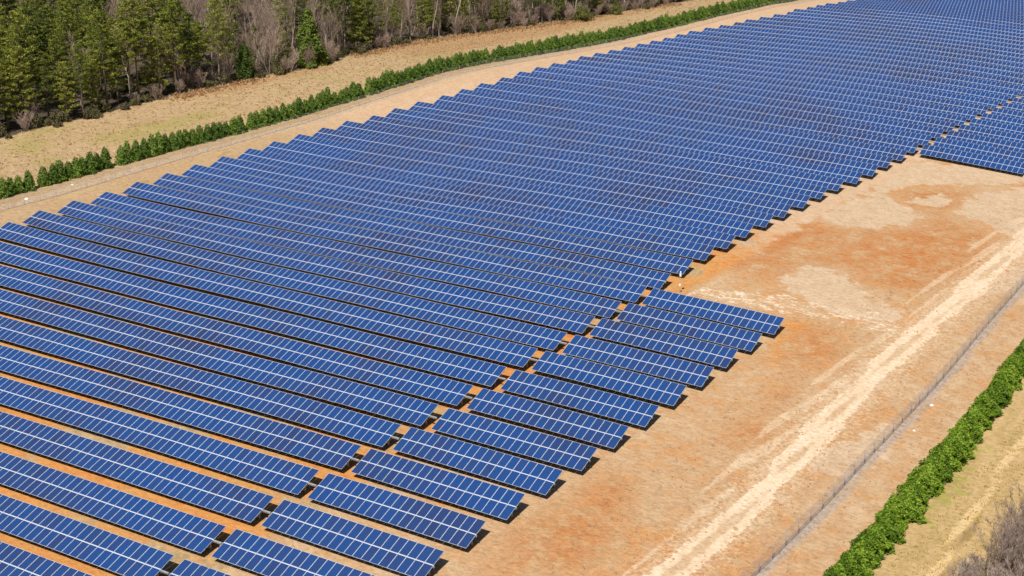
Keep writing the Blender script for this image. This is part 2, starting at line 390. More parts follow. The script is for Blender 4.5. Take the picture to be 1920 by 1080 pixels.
chalk = ramp(nt, fine, [(.36, (.52, .36, .22)), (.48, (.68, .54, .39)), (.62, (.80, .68, .54))])
sand = ramp(nt, math_(nt, 'ADD', math_(nt, 'MULTIPLY', streak, .6), math_(nt, 'MULTIPLY', fine, .4)),
            [(.30, (.54, .375, .225)), (.42, (.66, .50, .335)), (.58, (.73, .575, .41))])
farsoil = ramp(nt, mid, [(.3, (.53, .345, .205)), (.7, (.57, .415, .28))])
straw = ramp(nt, math_(nt, 'ADD', math_(nt, 'ADD', math_(nt, 'MULTIPLY', mid, .35), math_(nt, 'MULTIPLY', streak, .3)), math_(nt, 'MULTIPLY', noise(nt, P, .12, 5, .7), .35)),
             [(.34, (.24, .180, .088)), (.43, (.36, .255, .130)), (.50, (.46, .325, .180)), (.55, (.38, .250, .145)), (.63, (.55, .405, .245))])
green = ramp(nt, mid, [(.35, (.27, .24, .065)), (.65, (.36, .31, .09))])
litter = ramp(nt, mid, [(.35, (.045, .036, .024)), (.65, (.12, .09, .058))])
weed = ramp(nt, fine, [(.35, (.30, .165, .08)), (.65, (.45, .275, .145))])
mown = ramp(nt, math_(nt, 'ADD', math_(nt, 'MULTIPLY', mid, .4), math_(nt, 'MULTIPLY', streak, .6)),
            [(.32, (.36, .265, .095)), (.46, (.46, .320, .145)), (.60, (.52, .365, .180))])
grav = ramp(nt, fine, [(.35, (.40, .29, .19)), (.65, (.52, .39, .27))])
gry = ramp(nt, fine, [(.35, (.30, .245, .21)), (.65, (.42, .35, .30))])
col = soil
col = mix(nt, mask('g_orange'), col, clay)
col = mix(nt, math_(nt, 'MULTIPLY', mask('g_rust', 1.0, .25, .8), .85), col, rust)
col = mix(nt, mask('g_pale', .8), col, pale)
col = mix(nt, math_(nt, 'MULTIPLY', mask('g_white', 1.6, .3, .6, mid), math_(nt, 'MULTIPLY', smooth(nt, noise(nt, mapped(.5, 1.1, .2), 1.0, 5, .7), .44, .60), .85)), col, chalk)
trk = mix(nt, math_(nt, 'MULTIPLY', mask('g_median', .6, .3, .7), .85), sand, mix(nt, .5, soil, (.44, .28, .14)))
col = mix(nt, math_(nt, 'MULTIPLY', mask('g_track', .55, .38, .62, fine), .95), col, trk)
col = mix(nt, math_(nt, 'MULTIPLY', mask('g_rut', .9, .45, .75, big), .45), col, sand)
col = mix(nt, math_(nt, 'MULTIPLY', mask('g_fringe', 1.6, .50, .62, fine), .28), col, sand)
arr = mix(nt, smooth(nt, big, .50, .62), clay, straw)
arr = mix(nt, mask('g_palefar', .4, .2, .8), arr, farsoil)
col = mix(nt, mask('g_array', .5), col, arr)
col = mix(nt, math_(nt, 'MULTIPLY', mask('g_palestrip', .6, .2, .8), .9), col, farsoil)
col = mix(nt, math_(nt, 'MULTIPLY', mask('g_leftside', .8, .2, .8), .75), col, straw)
col = mix(nt, mask('g_strip', .6), col, grav)
fld = mix(nt, math_(nt, 'MULTIPLY', smooth(nt, noise(nt, P, .05, 4), .54, .66), .4), straw, green)
fld = mix(nt, math_(nt, 'MULTIPLY', mask('g_green', 1.4, .3, .8), .55), fld, green)
fld = mix(nt, math_(nt, 'MULTIPLY', mask('g_weed', 1.4, .35, .75), .8), fld, weed)
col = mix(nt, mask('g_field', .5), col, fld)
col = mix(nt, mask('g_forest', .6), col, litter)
rgt = mix(nt, mask('g_ridge', .5, .3, .7, fine), mown, (.62, .45, .23))
rgt = mix(nt, math_(nt, 'MULTIPLY', mask('g_mud', .5, .3, .7, fine), .7), rgt, (.27, .18, .08))
rgt = mix(nt, mask('g_green', 1.2, .3, .8), rgt, green)
col = mix(nt, mask('g_right', .4), col, rgt)
col = mix(nt, math_(nt, 'MULTIPLY', mask('g_gravel', .6, .3, .7, fine), .8), col, gry)
# flecks of dead grass and dark crumbs everywhere
col = mix(nt, .45, col, ramp(nt, fleck, [(.30, (.30, .30, .30)), (.5, (.5, .5, .5)), (.72, (.64, .64, .62))]), 'OVERLAY')
col = mix(nt, .45, col, ramp(nt, fine, [(.32, (.32, .31, .30)), (.5, (.5, .5, .5)), (.70, (.62, .62, .62))]), 'OVERLAY')
nt.links.new(col, b.inputs['Base Color'])
b.inputs['Roughness'].default_value = .95
b.inputs['Specular IOR Level'].default_value = .1
bp = N(nt, 'ShaderNodeBump'); bp.inputs['Strength'].default_value = .7; bp.inputs['Distance'].default_value = .25
nt.links.new(math_(nt, 'ADD', fine, math_(nt, 'MULTIPLY', fleck, .6)), bp.inputs['Height'])
nt.links.new(bp.outputs[0], b.inputs['Normal'])
gm.materials.append(m)
go = bpy.data.objects.new('ground', gm); C.objects.link(go)
go['kind'] = 'structure'

# ------------------------------------------------------------------ solar tables
HALF = (SLOPE - .07) / 2            # one module along the slope
FR = .027
def module_mesh(width):
    """one framed module: local x along the row, y up the slope, z out of the face"""
    mb = MB()
    w2, d = width - .016, HALF
    mb.box(0, w2, 0, d, -.04, -.004, 1)
    for x0, x1, y0, y1 in ((0, w2, 0, FR), (0, w2, d - FR, d), (0, FR, FR, d - FR), (w2 - FR, w2, FR, d - FR)):
        mb.box(x0, x1, y0, y1, -.0385, 0, 0)
    return mb
mb0 = module_mesh(MW)
mod_proto = mb0.build('solar_module', [M['frame'], M['glass_obj']])
MOD = mod_proto.data
bpy.data.objects.remove(mod_proto)

def interp(D, i, fallback=None):
    ks = sorted(D)
    return float(np.interp(i, ks, [D[k] for k in ks]))

def ordinal(n):
    a = ['zeroth','first','second','third','fourth','fifth','sixth','seventh','eighth','ninth','tenth','eleventh','twelfth','thirteenth',
         'fourteenth','fifteenth','sixteenth','seventeenth','eighteenth','nineteenth']
    t_ = {20:'twentieth',30:'thirtieth',40:'fortieth',50:'fiftieth'}
    tt = {20:'twenty',30:'thirty',40:'forty',50:'fifty'}
    if n < 20: return a[n]
    return t_[n] if n % 10 == 0 else tt[n // 10 * 10] + '-' + a[n % 10]

def px_of(x, y, z):
    d = Vector((x, y, z)) - CAM
    r = Vector((math.cos(YAW), -math.sin(YAW), 0)); dep = d.dot(fwd)
    return 960 + FPX * d.dot(r) / dep

def solar_table(name, label, group, i, x0, n, as_parts, right_first=True):
    """a fixed-tilt table two modules high and n wide; x0 is its left end"""
    y = -PITCH_ROW * i
    tl = TILT + R(rnd.gauss(0, .35)); CT, ST = math.cos(tl), math.sin(tl)
    xs = x0 + np.arange(n + 1) * MW
    zs = ground_z(xs, np.full(n + 1, y)) + LOW + rnd.gauss(0, .02) + .03 * np.sin(xs * rnd.uniform(.12, .2) + rnd.uniform(0, 6.3))
    base = Vector((xs[0], y, zs[0] - LOW))
    root = thing(name, label, 'solar table', base, 0, group)
    cols = list(range(n))
    part_cols = set()
    if as_parts:
        lim = 50
        for k in reversed(cols):
            if len(part_cols) >= lim: break
            if px_of(xs[k], y, zs[k]) > -15: part_cols.add(k)
    V, F, MI, TN = [], [], [], []
    for k in cols:
        p0 = Vector((xs[k], y, zs[k])) - base
        ex = Vector((MW, 0, zs[k + 1] - zs[k])).normalized()
        ey = Vector((0, CT, ST)); ez = ex.cross(ey).normalized(); ey = ez.cross(ex)
        for half in (0, 1):
            q = p0 + ey * (half * (HALF + .07)) + ex * .01 + ez * rnd.uniform(-.006, .006)
            if k in part_cols:
                o = bpy.data.objects.new('solar_module', MOD)
                C.objects.link(o); o.parent = root
                o.matrix_local = Matrix(((ex.x, ey.x, ez.x, q.x), (ex.y, ey.y, ez.y, q.y), (ex.z, ey.z, ez.z, q.z), (0, 0, 0, 1)))
            else:
                bse = len(V); tone = rnd.random()
                for v in mb0.v: V.append(q + ex * v[0] + ey * v[1] + ez * v[2])
                F += [tuple(bse + j for j in f) for f in mb0.f]; MI += mb0.m; TN += [tone] * len(mb0.f)
    if V:
        so = mesh_obj('solar_modules', V, F, [M['frame'], M['glass_attr']], MI, root, attrs={'tone': TN})
        if as_parts: so['kind'] = 'stuff'
    # torque beam, purlin rails and posts
    def at_(x, s, dz):
        z = float(np.interp(x, xs, zs))
        return (x - base.x, s * CT - dz * -ST * 0 , z - base.z + s * ST - dz)
    seg = np.linspace(xs[0], xs[-1] , max(2, n // 6 + 1))
    ext = (1.0 if i >= 0 or i <= -15 else .08) if name == 'solar_row' else .08
    mb = MB()
    ptsx = [seg[0] - .12] + list(seg[1:-1]) + [seg[-1] + ext]
    for a, c2 in zip(ptsx[:-1], ptsx[1:]):
        for s, hw, hh, dz in ((SLOPE / 2, .085, .10, .17),):
            pa, pb = Vector(at_(a, s, dz)), Vector(at_(c2, s, dz))
            ey = Vector((0, CT, ST)) * hw; ez = Vector((0, -ST, CT)) * hh
            mb.hexa([pa - ey - ez, pb - ey - ez, pb + ey - ez, pa + ey - ez, pa - ey + ez, pb - ey + ez, pb + ey + ez, pa + ey + ez])
    mb.build('support_beam', M['steel'], root)
    mb = MB()
    ptsx = [seg[0] + .1] + list(seg[1:-1]) + [seg[-1] + .02]
    for a, c2 in zip(ptsx[:-1], ptsx[1:]):
        for s in (.5, SLOPE - .5):
            pa, pb = Vector(at_(a, s, .085)), Vector(at_(c2, s, .085))
            ey = Vector((0, CT, ST)) * .03; ez = Vector((0, -ST, CT)) * .035
            mb.hexa([pa - ey - ez, pb - ey - ez, pb + ey - ez, pa + ey - ez, pa - ey + ez, pb - ey + ez, pb + ey + ez, pa + ey + ez])
    mb.build('purlin', M['steel'], root)
    mb = MB()
    ptsx = np.linspace(xs[0] + .012, xs[-1] - .012, max(2, n // 3 + 1))
    for a, c2 in zip(ptsx[:-1], ptsx[1:]):
        pa, pb = Vector(at_(a, HALF + .035, .009)), Vector(at_(c2, HALF + .035, .009))
        ey = Vector((0, CT, ST)) * .023; ez = Vector((0, -ST, CT)) * .004
        mb.hexa([pa - ey - ez, pb - ey - ez, pb + ey - ez, pa + ey - ez, pa - ey + ez, pb - ey + ez, pb + ey + ez, pa + ey + ez])
    mb.build('centre_rail', M['rail'], root)
    npost = max(3, int(n * MW / 6.2))
    pxs = np.linspace(xs[0] + .7, xs[-1] - .5, npost)
    merged = MB()
    for x in pxs:
        tz = float(np.interp(x, xs, zs)) - base.z
        gg = gz(x, y + SLOPE / 2 * CT) - base.z
        top = tz + SLOPE / 2 * ST - .27
        pb = MB() if as_parts else merged
        lx = x - base.x; ly = SLOPE / 2 * CT
        pb.box(lx - .06, lx + .06, ly - .08, ly + .08, gg - .3, top)
        # raking brace
        a0, a1 = Vector((lx, ly - .05, gg + (top - gg) * .35)), Vector((lx, .55 * CT, tz + .55 * ST - .12))
        ex = Vector((.03, 0, 0)); ez = Vector((0, 0, .035))
        pb.hexa([a1 - ex - ez, a1 + ex - ez, a0 + ex - ez, a0 - ex - ez, a1 - ex + ez, a1 + ex + ez, a0 + ex + ez, a0 - ex + ez])
        # cross rail under the modules
        pa, pc = Vector((lx, .2 * CT, tz + .2 * ST - .16)), Vector((lx, (SLOPE - .2) * CT, tz + (SLOPE - .2) * ST - .16))
        pb.hexa([pa - ex - ez, pa + ex - ez, pc + ex - ez, pc - ex - ez, pa - ex + ez, pa + ex + ez, pc + ex + ez, pc - ex + ez])
        if as_parts: pb.build('post', M['steel'], root)
    if not as_parts: merged.build('support_posts', M['steel'], root)
    return root

NEAR_LAST = -14                       # tables nearer than this carry each module as its own part
for i in range(16, -58, -1):
    y = -PITCH_ROW * i
    sky_ = SK * y
    xr = sky_ + (interp(XR, i) if i > -15 else .8)
    xl = sky_ + (interp(XL, i) if i > -40 else -86.7 + .25 * (-40 - i) * 0)
    n = int(round((xr - xl) / MW))
    parts = i >= NEAR_LAST
    if i >= 0:
        lab = f'long blue solar row ending beside the {ordinal(i + 1)} short table from the pale rocky streak'
    elif i > -15:
        lab = f'long blue solar row, {ordinal(-i)} beyond the short tables, right end over bare orange clay'
    else:
        lab = f'long blue solar row meeting the {ordinal(-i - 14)} far right table from the bare clay'
    solar_table('solar_row', lab, 'long solar rows', i, xr - n * MW, n, parts)
    if 0 <= i <= 16:
        xe = sky_ + interp(XE, i)
        lab = f'short blue solar table, {ordinal(i + 1)} from the pale rocky streak, at the clay edge'
        solar_table('short_solar_table', lab, 'short solar tables at the clay edge', i, xe - 19 * MW, 19, parts)
    elif i <= -15:
        xg = sky_ + 1.83
        if px_of(xg, y, ground_z(xg, y)) < 1990:
            lab = f'blue solar table in the far right block, {ordinal(-i - 14)} from its bare clay edge'
            solar_table('short_solar_table', lab, 'solar tables of the far right block', i, xg, 19, False)

# ------------------------------------------------------------------ plants: builders
def quads_mesh(name, cen, nrm_dir, size, tone, mat, parent=None, aspect=.6):
    """leaf-sized quads at cen with random orientation biased to nrm_dir"""
    n = len(cen)
    a = rng.normal(size=(n, 3)) + nrm_dir * .9
    a /= np.linalg.norm(a, axis=1)[:, None]
    t_ = rng.normal(size=(n, 3)); bx = np.cross(a, t_); bx /= np.linalg.norm(bx, axis=1)[:, None]
    by = np.cross(a, bx)
    s = size[:, None] if np.ndim(size) else size
    v = np.stack([cen - bx*s - by*s*aspect, cen + bx*s - by*s*aspect*.4, cen + bx*s*.5 + by*s*aspect, cen - bx*s*.6 + by*s*aspect*.8], 1).reshape(-1, 3)
    me = bpy.data.meshes.new(name)
    me.vertices.add(4 * n); me.vertices.foreach_set('co', v.astype(np.float32).ravel())
    me.loops.add(4 * n); me.loops.foreach_set('vertex_index', np.arange(4 * n, dtype=np.int32))
    me.polygons.add(n)
    me.polygons.foreach_set('loop_start', np.arange(0, 4 * n, 4, dtype=np.int32))
    me.polygons.foreach_set('loop_total', np.full(n, 4, np.int32))
    me.update(calc_edges=True)
    at_ = me.attributes.new('tone', 'FLOAT', 'FACE'); at_.data.foreach_set('value', tone.astype(np.float32))
    me.materials.append(mat)
    o = bpy.data.objects.new(name, me)
    return o

def unit(n):
    v = rng.normal(size=(n, 3)); return v / np.linalg.norm(v, axis=1)[:, None]

def hide_proto(o):
    return o          # prototypes are never linked; only their copies are

def proto_from_mb(name, mb, mat):
    o = mb.build(name, mat, None, True); C.objects.unlink(o); return o

def pine_proto(hh, first, seed):
    r = random.Random(seed)
    mb = MB()
    lean = (r.uniform(-.5, .5), r.uniform(-.5, .5))
    tr = [(lean[0] * (k/6)**2, lean[1] * (k/6)**2, -.4 + (hh + .4) * k / 6) for k in range(7)]
    mb.tube(tr, [.24 * (1 - k/6) + .035 for k in range(7)], 7)
    cen, nd, tone = [], [], []
    nl = int(r.uniform(44, 54))
    for j in range(nl):
        f = first + (1 - first) * (j / nl) ** .85
        z = hh * f
        Lb = (1 - ((f - first) / (1 - first)) ** 1.6) * hh * .19 + .6
        Lb *= r.uniform(.65, 1.15) * (0.75 if f < first + .08 else 1)
        th = j * 2.4 + r.uniform(-.5, .5)
        up = r.uniform(.0, .35) + .25 * f
        base = Vector((lean[0] * f * f, lean[1] * f * f, z))
        tip = base + Vector((math.cos(th) * Lb, math.sin(th) * Lb, Lb * up))
        midp = (base + tip) / 2 + Vector((0, 0, -.06 * Lb))
        mb.tube([base, midp, tip], [.05, .035, .015], 4, cap=False)
        ncl = max(3, int(Lb * 2.5))
        for k in range(ncl):
            s = .38 + .62 * (k + r.random()) / ncl
            c = base.lerp(tip, s) + Vector((r.gauss(0, .28), r.gauss(0, .28), r.gauss(.08, .14)))
            nq = 16
            off = unit(nq) * rng.uniform(.15, .55, (nq, 1)) * np.array([1.15, 1.15, .5])
            cen.append(np.array(c) + off); nd.append(off * 1.5 + np.array([0, 0, .3]))
            tone.append(np.clip(r.gauss(.5, .2) + rng.normal(0, .08, nq), 0, 1))
    cen = np.concatenate(cen); nd = np.concatenate(nd); tone = np.concatenate(tone)
    crown = quads_mesh('crown', cen, nd, rng.uniform(.12, .25, len(cen)), tone, M['pine'], aspect=.4)
    return proto_from_mb('trunk', mb, M['pine_bark']), crown

def cone_proto(hh, rad, nq, mat, leaf, seed, blunt=.8, base=.03, lump=.18):
    """dense evergreen clothed to the ground"""
    r = random.Random(seed)
    mb = MB(); mb.tube([(0, 0, -.2), (0, 0, hh * .9)], [.05 + hh * .008, .02], 6)
    u = rng.random(nq); z = base + (1 - base) * (1 - np.sqrt(1 - u * .9997))
    th = rng.uniform(0, 2 * math.pi, nq)
    ph = [r.uniform(0, 6.3) for _ in range(6)]
    prof = (1 - z) ** blunt * np.clip(z * 9 + .55, 0, 1)
    lum = 1 + lump * (np.sin(3 * th + ph[0] + 7 * z) + np.sin(5 * th + ph[1] - 11 * z) * .7 + np.sin(2 * th + ph[2] + 17 * z) * .6)
    rr = rad * prof * lum * rng.uniform(.62, 1.04, nq)
    cen = np.stack([rr * np.cos(th), rr * np.sin(th), z * hh + rng.normal(0, .03 * hh ** .5, nq)], 1)
    nd = np.stack([np.cos(th), np.sin(th), np.full(nq, .5)], 1)
    tone = np.clip(.5 + .25 * np.sin(3 * th + ph[3] + 9 * z) * np.sin(13 * z + ph[4] + th) + rng.normal(0, .17, nq), 0, 1)
    cr = quads_mesh('crown', cen, nd, rng.uniform(.6, 1.2, nq) * leaf, tone, mat)
    return proto_from_mb('trunk', mb, M['pine_bark']), cr

def bush_proto(w_, hh, nq, mat, leaf, seed):
    r = random.Random(seed)
    mb = MB()
    for k in range(7):
        th = r.uniform(0, 6.3); mb.tube([(0, 0, -.2), (math.cos(th) * w_ * .3, math.sin(th) * w_ * .3, hh * .7)], [.04, .015], 4)
    cen, nd, tone = [], [], []
    for k in range(26):
        d = unit(1)[0]; d[2] = abs(d[2])
        c = d * np.array([w_ * .42, w_ * .42, hh * .72]) * r.uniform(.5, 1) + np.array([0, 0, hh * .15])
        n_ = nq // 26
        off = unit(n_) * rng.uniform(.3, 1, (n_, 1)) * w_ * .17
        cen.append(c + off); nd.append(off + d); tone.append(np.clip(r.gauss(.5, .2) + rng.normal(0, .1, n_), 0, 1))
    cen = np.concatenate(cen)
    cen[:, 2] = np.abs(cen[:, 2])
    return proto_from_mb('stems', mb, M['twig']), quads_mesh('crown', cen, np.concatenate(nd), rng.uniform(.6, 1.2, len(cen)) * leaf, np.concatenate(tone), mat)

def bare_proto(hh, seed, spread=.38, first=.3, stems=1, twigs=3, r0=.15, depth=4):
    """leafless tree: trunk with limbs, and a crown of branches and twigs"""
    r = random.Random(seed)
    tr, cr = MB(), MB()
    def grow(p, d, L_, rad, lev):
        k = 3 if lev < 2 else 2
        pts, q, dd = [p], p, d.copy()
        for _ in range(k):
            dd = (dd + Vector((r.gauss(0, .10), r.gauss(0, .10), r.gauss(.05, .06)))).normalized()
            q = q + dd * (L_ / k); pts.append(q)
        e = rad * .55
        (tr if lev == 0 else cr).tube(pts, [rad + (e - rad) * j / k for j in range(k + 1)], 6 if lev == 0 else 4 if lev < 2 else 3, cap=False)
        if lev >= depth: return
        nb = (7 if lev == 0 else 5 if lev == 1 else twigs + 1)
        for j in range(nb):
            f = (first if lev == 0 else .22) + (1 - (first if lev == 0 else .22)) * (j + r.random()) / nb
            kk = min(int(f * k), k - 1); c = pts[kk].lerp(pts[kk + 1], f * k - kk)
            ax = Vector((r.gauss(0, 1), r.gauss(0, 1), r.gauss(0, .3))).normalized()
            nd = (dd * (1 - spread) + ax * spread + Vector((0, 0, .25))).normalized()
            grow(c, nd, L_ * r.uniform(.38, .58) * (1 - .3 * f if lev == 0 else 1), max(rad * .5 * (1 - .4 * f), .017), lev + 1)
    for s in range(stems):
        a = r.uniform(0, 6.3)
        off = Vector((math.cos(a), math.sin(a), 0)) * (.15 if stems > 1 else 0)
        d = (Vector((0, 0, 1)) + off * (2.2 if stems > 1 else 0)).normalized()
        grow(Vector((0, 0, -.3)) + off, d, hh * .72 * r.uniform(.85, 1.05), r0, 0)
    return tr, cr

def link_plant(name, parts, x, y, label, cat, group, sc=1, rz=None, sz=None, sink=0):
    root = thing(name, label, cat, (x, y, gz(x, y) - sink), rnd.uniform(0, 6.28) if rz is None else rz, group)
    root.scale = (sc, sc, sz or sc)
    for p in parts:
        c = p.copy(); C.objects.link(c); c.parent = root
    return root

# ------------------------------------------------------------------ screen hedges
far_protos = [cone_proto(3.1 + .25 * k % .6, 1.2, 1900, M['screen_far'], .15, 40 + k, .50) for k in range(5)]
HL = [(-12, -112.8), (-3, -111.7), (5, -110.5), (12.4, -109.3), (25, -108.0), (43.3, -105.5), (63, -103.3), (79, -100.8), (105, -98.0), (128, -94.2), (160, -87.3), (201.5, -80.2), (247, -74.6), (277, -72.6), (300, -71)]
GAPS = [(-4.6, -3.0), (12.6, 14.0), (44.0, 45.6), (77.9, 79.2), (122.2, 124.4)]
SEG = ['in the run left of the first gap', 'between first and second gaps from the left', 'between second and third gaps from the left',
       'between third and fourth gaps from the left', 'between fourth and fifth gaps from the left', 'in the closed run beyond the last gap']
y = -24.0
while y < 292:
    if not any(a < y < b_ for a, b_ in GAPS):
        s = sum(y > b_ for a, b_ in GAPS)
        x = float(np.interp(y, [q[0] for q in HL], [q[1] for q in HL])) - .75 + rnd.gauss(0, .15)
        link_plant('screen_shrub', rnd.choice(far_protos), x, y, 'dark green conical far screen shrub, ' + SEG[s], 'shrub',
                   'evergreens of the far screen row', rnd.uniform(.84, 1.10), sz=rnd.uniform(.92, 1.22), sink=.05)
    y += rnd.uniform(1.45, 2.0) if y < 80 else rnd.uniform(1.35, 1.7)

near_protos = [cone_proto(3.5, 1.5, 4200, M['screen_near'], .14, 60 + k, .62, lump=.2) for k in range(4)]
HR = [(-75, 42.6), (-55, 44.0), (-48, 45.0), (-33, 46.2), (-15, 47.6), (6, 49.0), (30, 50.6), (60, 53)]
y = -70.0; k = 0
while y < 46:
    x = float(np.interp(y, [q[0] for q in HR], [q[1] for q in HR])) + .45 + rnd.gauss(0, .2)
    link_plant('hedge_shrub', near_protos[k % 4], x, y, 'bright green evergreen grown into the thick hedge between fence and mown strip', 'shrub',
               'evergreens of the near hedge', rnd.uniform(.88, 1.10), sz=rnd.uniform(.74, 1.12), sink=.05)
    y += rnd.uniform(1.25, 1.55); k += 1

# ------------------------------------------------------------------ fences
def fence(name, label, line, hgt, step, net='link', rp=.032):
    p = np.array(line, float)
    seg = np.hypot(*np.diff(p, axis=0).T); s = np.concatenate([[0], np.cumsum(seg)])
    n = int(s[-1] / step)
    ss = np.linspace(0, s[-1], n + 1)
    xs, ys = np.interp(ss, s, p[:, 0]), np.interp(ss, s, p[:, 1]); zs = ground_z(xs, ys)
    root = thing(name, label, 'fence', (xs[0], ys[0], zs[0]))
    b0 = Vector((xs[0], ys[0], zs[0]))
    pp = None
    mid_ = n // 2
    for k in range(n + 1):
        if pp is None:
            mb = MB(); mb.tube([(0, 0, -.3), (0, 0, hgt + .06)], rp, 6); pp = mb.build('post', M['steel'], root, True); o = pp
        else:
            o = pp.copy(); C.objects.link(o); o.parent = root
        o.location = Vector((xs[k], ys[k], zs[k])) - b0
    mb = MB()
    P3 = [Vector((a, b_, c_)) - b0 for a, b_, c_ in zip(xs, ys, zs)]
    mb.tube([q + Vector((0, 0, hgt)) for q in P3], rp * .55, 5)
    mb.build('top_rail', M['steel'], root, True)
    mb = MB(); mb.tube([q + Vector((0, 0, .05)) for q in P3], .02, 4); mb.build('tension_wire', M['steel'], root)
    v, f = [], []
    for q in P3:
        v += [q + Vector((.05, 0, .04)), q + Vector((.05, 0, hgt - .02))]
    for k in range(n): f.append((2*k, 2*k+2, 2*k+3, 2*k+1))
    mesh_obj('chain_link', v, f, M[net], None, root)
    return root
fence('chain_link_fence', 'grey chain-link fence between the sandy track and the thick near hedge',
      [(32.5, -95), (37.6, -52.4), (39.2, -35.6), (40.2, -21.8), (42., -.3), (43.1, 21.1), (44.3, 42.1), (46.5, 80)], 1.75, 3.0)
fence('chain_link_fence', 'thin grey chain-link fence along the gravel strip below the far screen shrubs',
      [(-109.5, -30), (-107.5, -16.3), (-106.8, -9.8), (-105.1, .4), (-102.9, 21.2), (-98.7, 66.6), (-93.5, 108.3), (-76.3, 193.5), (-70.5, 250), (-66, 300)], 1.9, 3.1, 'link_far', .022)

# ------------------------------------------------------------------ woods
pines = [pine_proto(h_, f_, 100 + k) for k, (h_, f_) in enumerate([(19, .34), (20, .42), (17.5, .26), (18.5, .46), (15, .18), (13, .12)])]
def bp(*a, **k):
    tr, cr = bare_proto(*a, **k)
    return proto_from_mb('trunk', tr, M['grey_bark']), proto_from_mb('crown', cr, M['twig'])
bares = [bp(17, 200, r0=.17), bp(15.5, 201, spread=.45, r0=.15), bp(18, 202, spread=.30, first=.42, r0=.18), bp(12, 203, spread=.42, stems=3, r0=.10)]
cedars = [cone_proto(12.5, 3.0, 5200, M['cedar'], .30, 300, .62, lump=.22), cone_proto(10, 2.5, 4200, M['cedar'], .28, 301, .7, lump=.25)]
brush = [bush_proto(3.4, 2.6, 900, M['brush'], .16, 400), bush_proto(2.6, 1.9, 700, M['brush'], .15, 401)]
olive = [bush_proto(6.5, 5.0, 3600, M['olive'], .17, 410)]
scrub = [bp(5.5, 420, spread=.5, first=.1, stems=5, r0=.045, depth=3), bp(4.2, 421, spread=.55, first=.1, stems=6, r0=.04, depth=3)]

def forest_x(y, d): return float(forest_u(y)) + SK * y - d
placed = []
def clear(x, y, r):
    return all((x - a) ** 2 + (y - b_) ** 2 > r * r for a, b_ in placed)
ZONE = [(0, .97), (42, .93), (52, .72), (62, .62), (72, .72), (80, .42), (92, .55), (103, .20), (112, .45), (122, .72), (140, .62), (158, .5), (175, .45), (190, .4), (212, .45), (260, .5)]
def pine_share(y): return float(np.interp(y, [q[0] for q in ZONE], [q[1] for q in ZONE]))
LB = {
 'pe': ('tall green pine with a bare lower trunk at the edge of the woods', 'pines along the edge of the woods'),
 'pd': ('green pine crowded among others deeper in the woods', 'pines deeper in the woods'),
 'be': ('leafless grey-brown tree at the edge of the woods', 'leafless trees along the edge of the woods'),
 'bd': ('leafless pinkish-grey tree among others deeper in the woods', 'leafless trees deeper in the woods'),
}
def add_pine(x, y, d, sc=None):
    e = 'pe' if d < 9 else 'pd'
    placed.append((x, y))
    link_plant('pine_tree', rnd.choice((pines + pines[4:]) if d < 16 else pines[:4]), x, y, LB[e][0], 'tree', LB[e][1], sc or rnd.uniform(.72, 1.14), sink=.1)
def add_bare(x, y, d, sc=None, k=None):
    e = 'be' if d < 9 else 'bd'
    placed.append((x, y))
    link_plant('bare_tree', bares[k] if k is not None else rnd.choice(bares), x, y, LB[e][0], 'tree', LB[e][1], sc or rnd.uniform(.85, 1.12), sink=.1)

# the few trees one can point at
def special(name, parts, x, y, label, cat, sc=1.0, sz=None):
    placed.append((x, y)); link_plant(name, parts, x, y, label, cat, None, sc, sz=sz, sink=.1)
special('cedar_tree', cedars[0], -131.0, 98.5, 'dense dark green cedar clothed to the ground, jutting from the edge of the woods', 'tree', 1.15)
special('cedar_tree', cedars[1], -135.5, 80.0, 'smaller dark cedar clothed to the ground beside the grey fallen logs', 'tree', .9)
special('bare_tree', bares[1], -146.0, 39.5, 'pale leafless tree with fanning limbs standing alone among green pines', 'tree', 1.1)
special('bare_tree', bares[0], -136.0, 92.5, 'pale leafless tree with crooked white limbs left of the tall dark cedar', 'tree', .95)
special('olive_bush', olive[0], -107.3, 196.0, 'broad yellow-olive bush at the foot of the far woods', 'bush', 1.0)
special('olive_bush', olive[0], -104.6, 213.0, 'smaller yellow-olive bush farthest along the edge of the woods', 'bush', .7)

y = 4.0
while y < 262:                           # the edge row
    d = rnd.uniform(1.5, 5.0)
    x = forest_x(y, d)
    if clear(x, y, 2.4):
        (add_pine if rnd.random() < pine_share(y) - .05 else add_bare)(x, y, d)
    y += rnd.uniform(2.2, 3.8)
npine = nbare = 0
for _ in range(9000):                    # behind it
    y = rnd.uniform(2, 285); d = 5 + 150 * rnd.random() ** 1.25
    x = forest_x(y, d) ; y2 = y + d * .55
    lim = 4.6 if d < 30 else 5.6
    if d > 20 + (1 - min(y2, 250) / 250.) * 135: continue
    if not clear(x + SK * d * .55, y2, lim): continue
    # only where the photograph could look: between its left and upper edges
    q = Vector((x, y2, gz(x, y2) + 17)) - CAM
    rx = q.dot(Vector((math.cos(YAW), -math.sin(YAW), 0))) / q.dot(fwd) * FPX
    up = q.dot(Vector((math.cos(YAW), -math.sin(YAW), 0)).cross(fwd)) / q.dot(fwd) * FPX
    if rx < -1060 or up - 17 * FPX / q.dot(fwd) > 560: continue
    if rnd.random() < pine_share(y2 - d * .35) - (.33 if d > 22 and 62 < y2 - d * .35 < 150 else 0):
        if npine < 215: add_pine(x, y2, d); npine += 1
    elif nbare < 230: add_bare(x, y2, d); nbare += 1
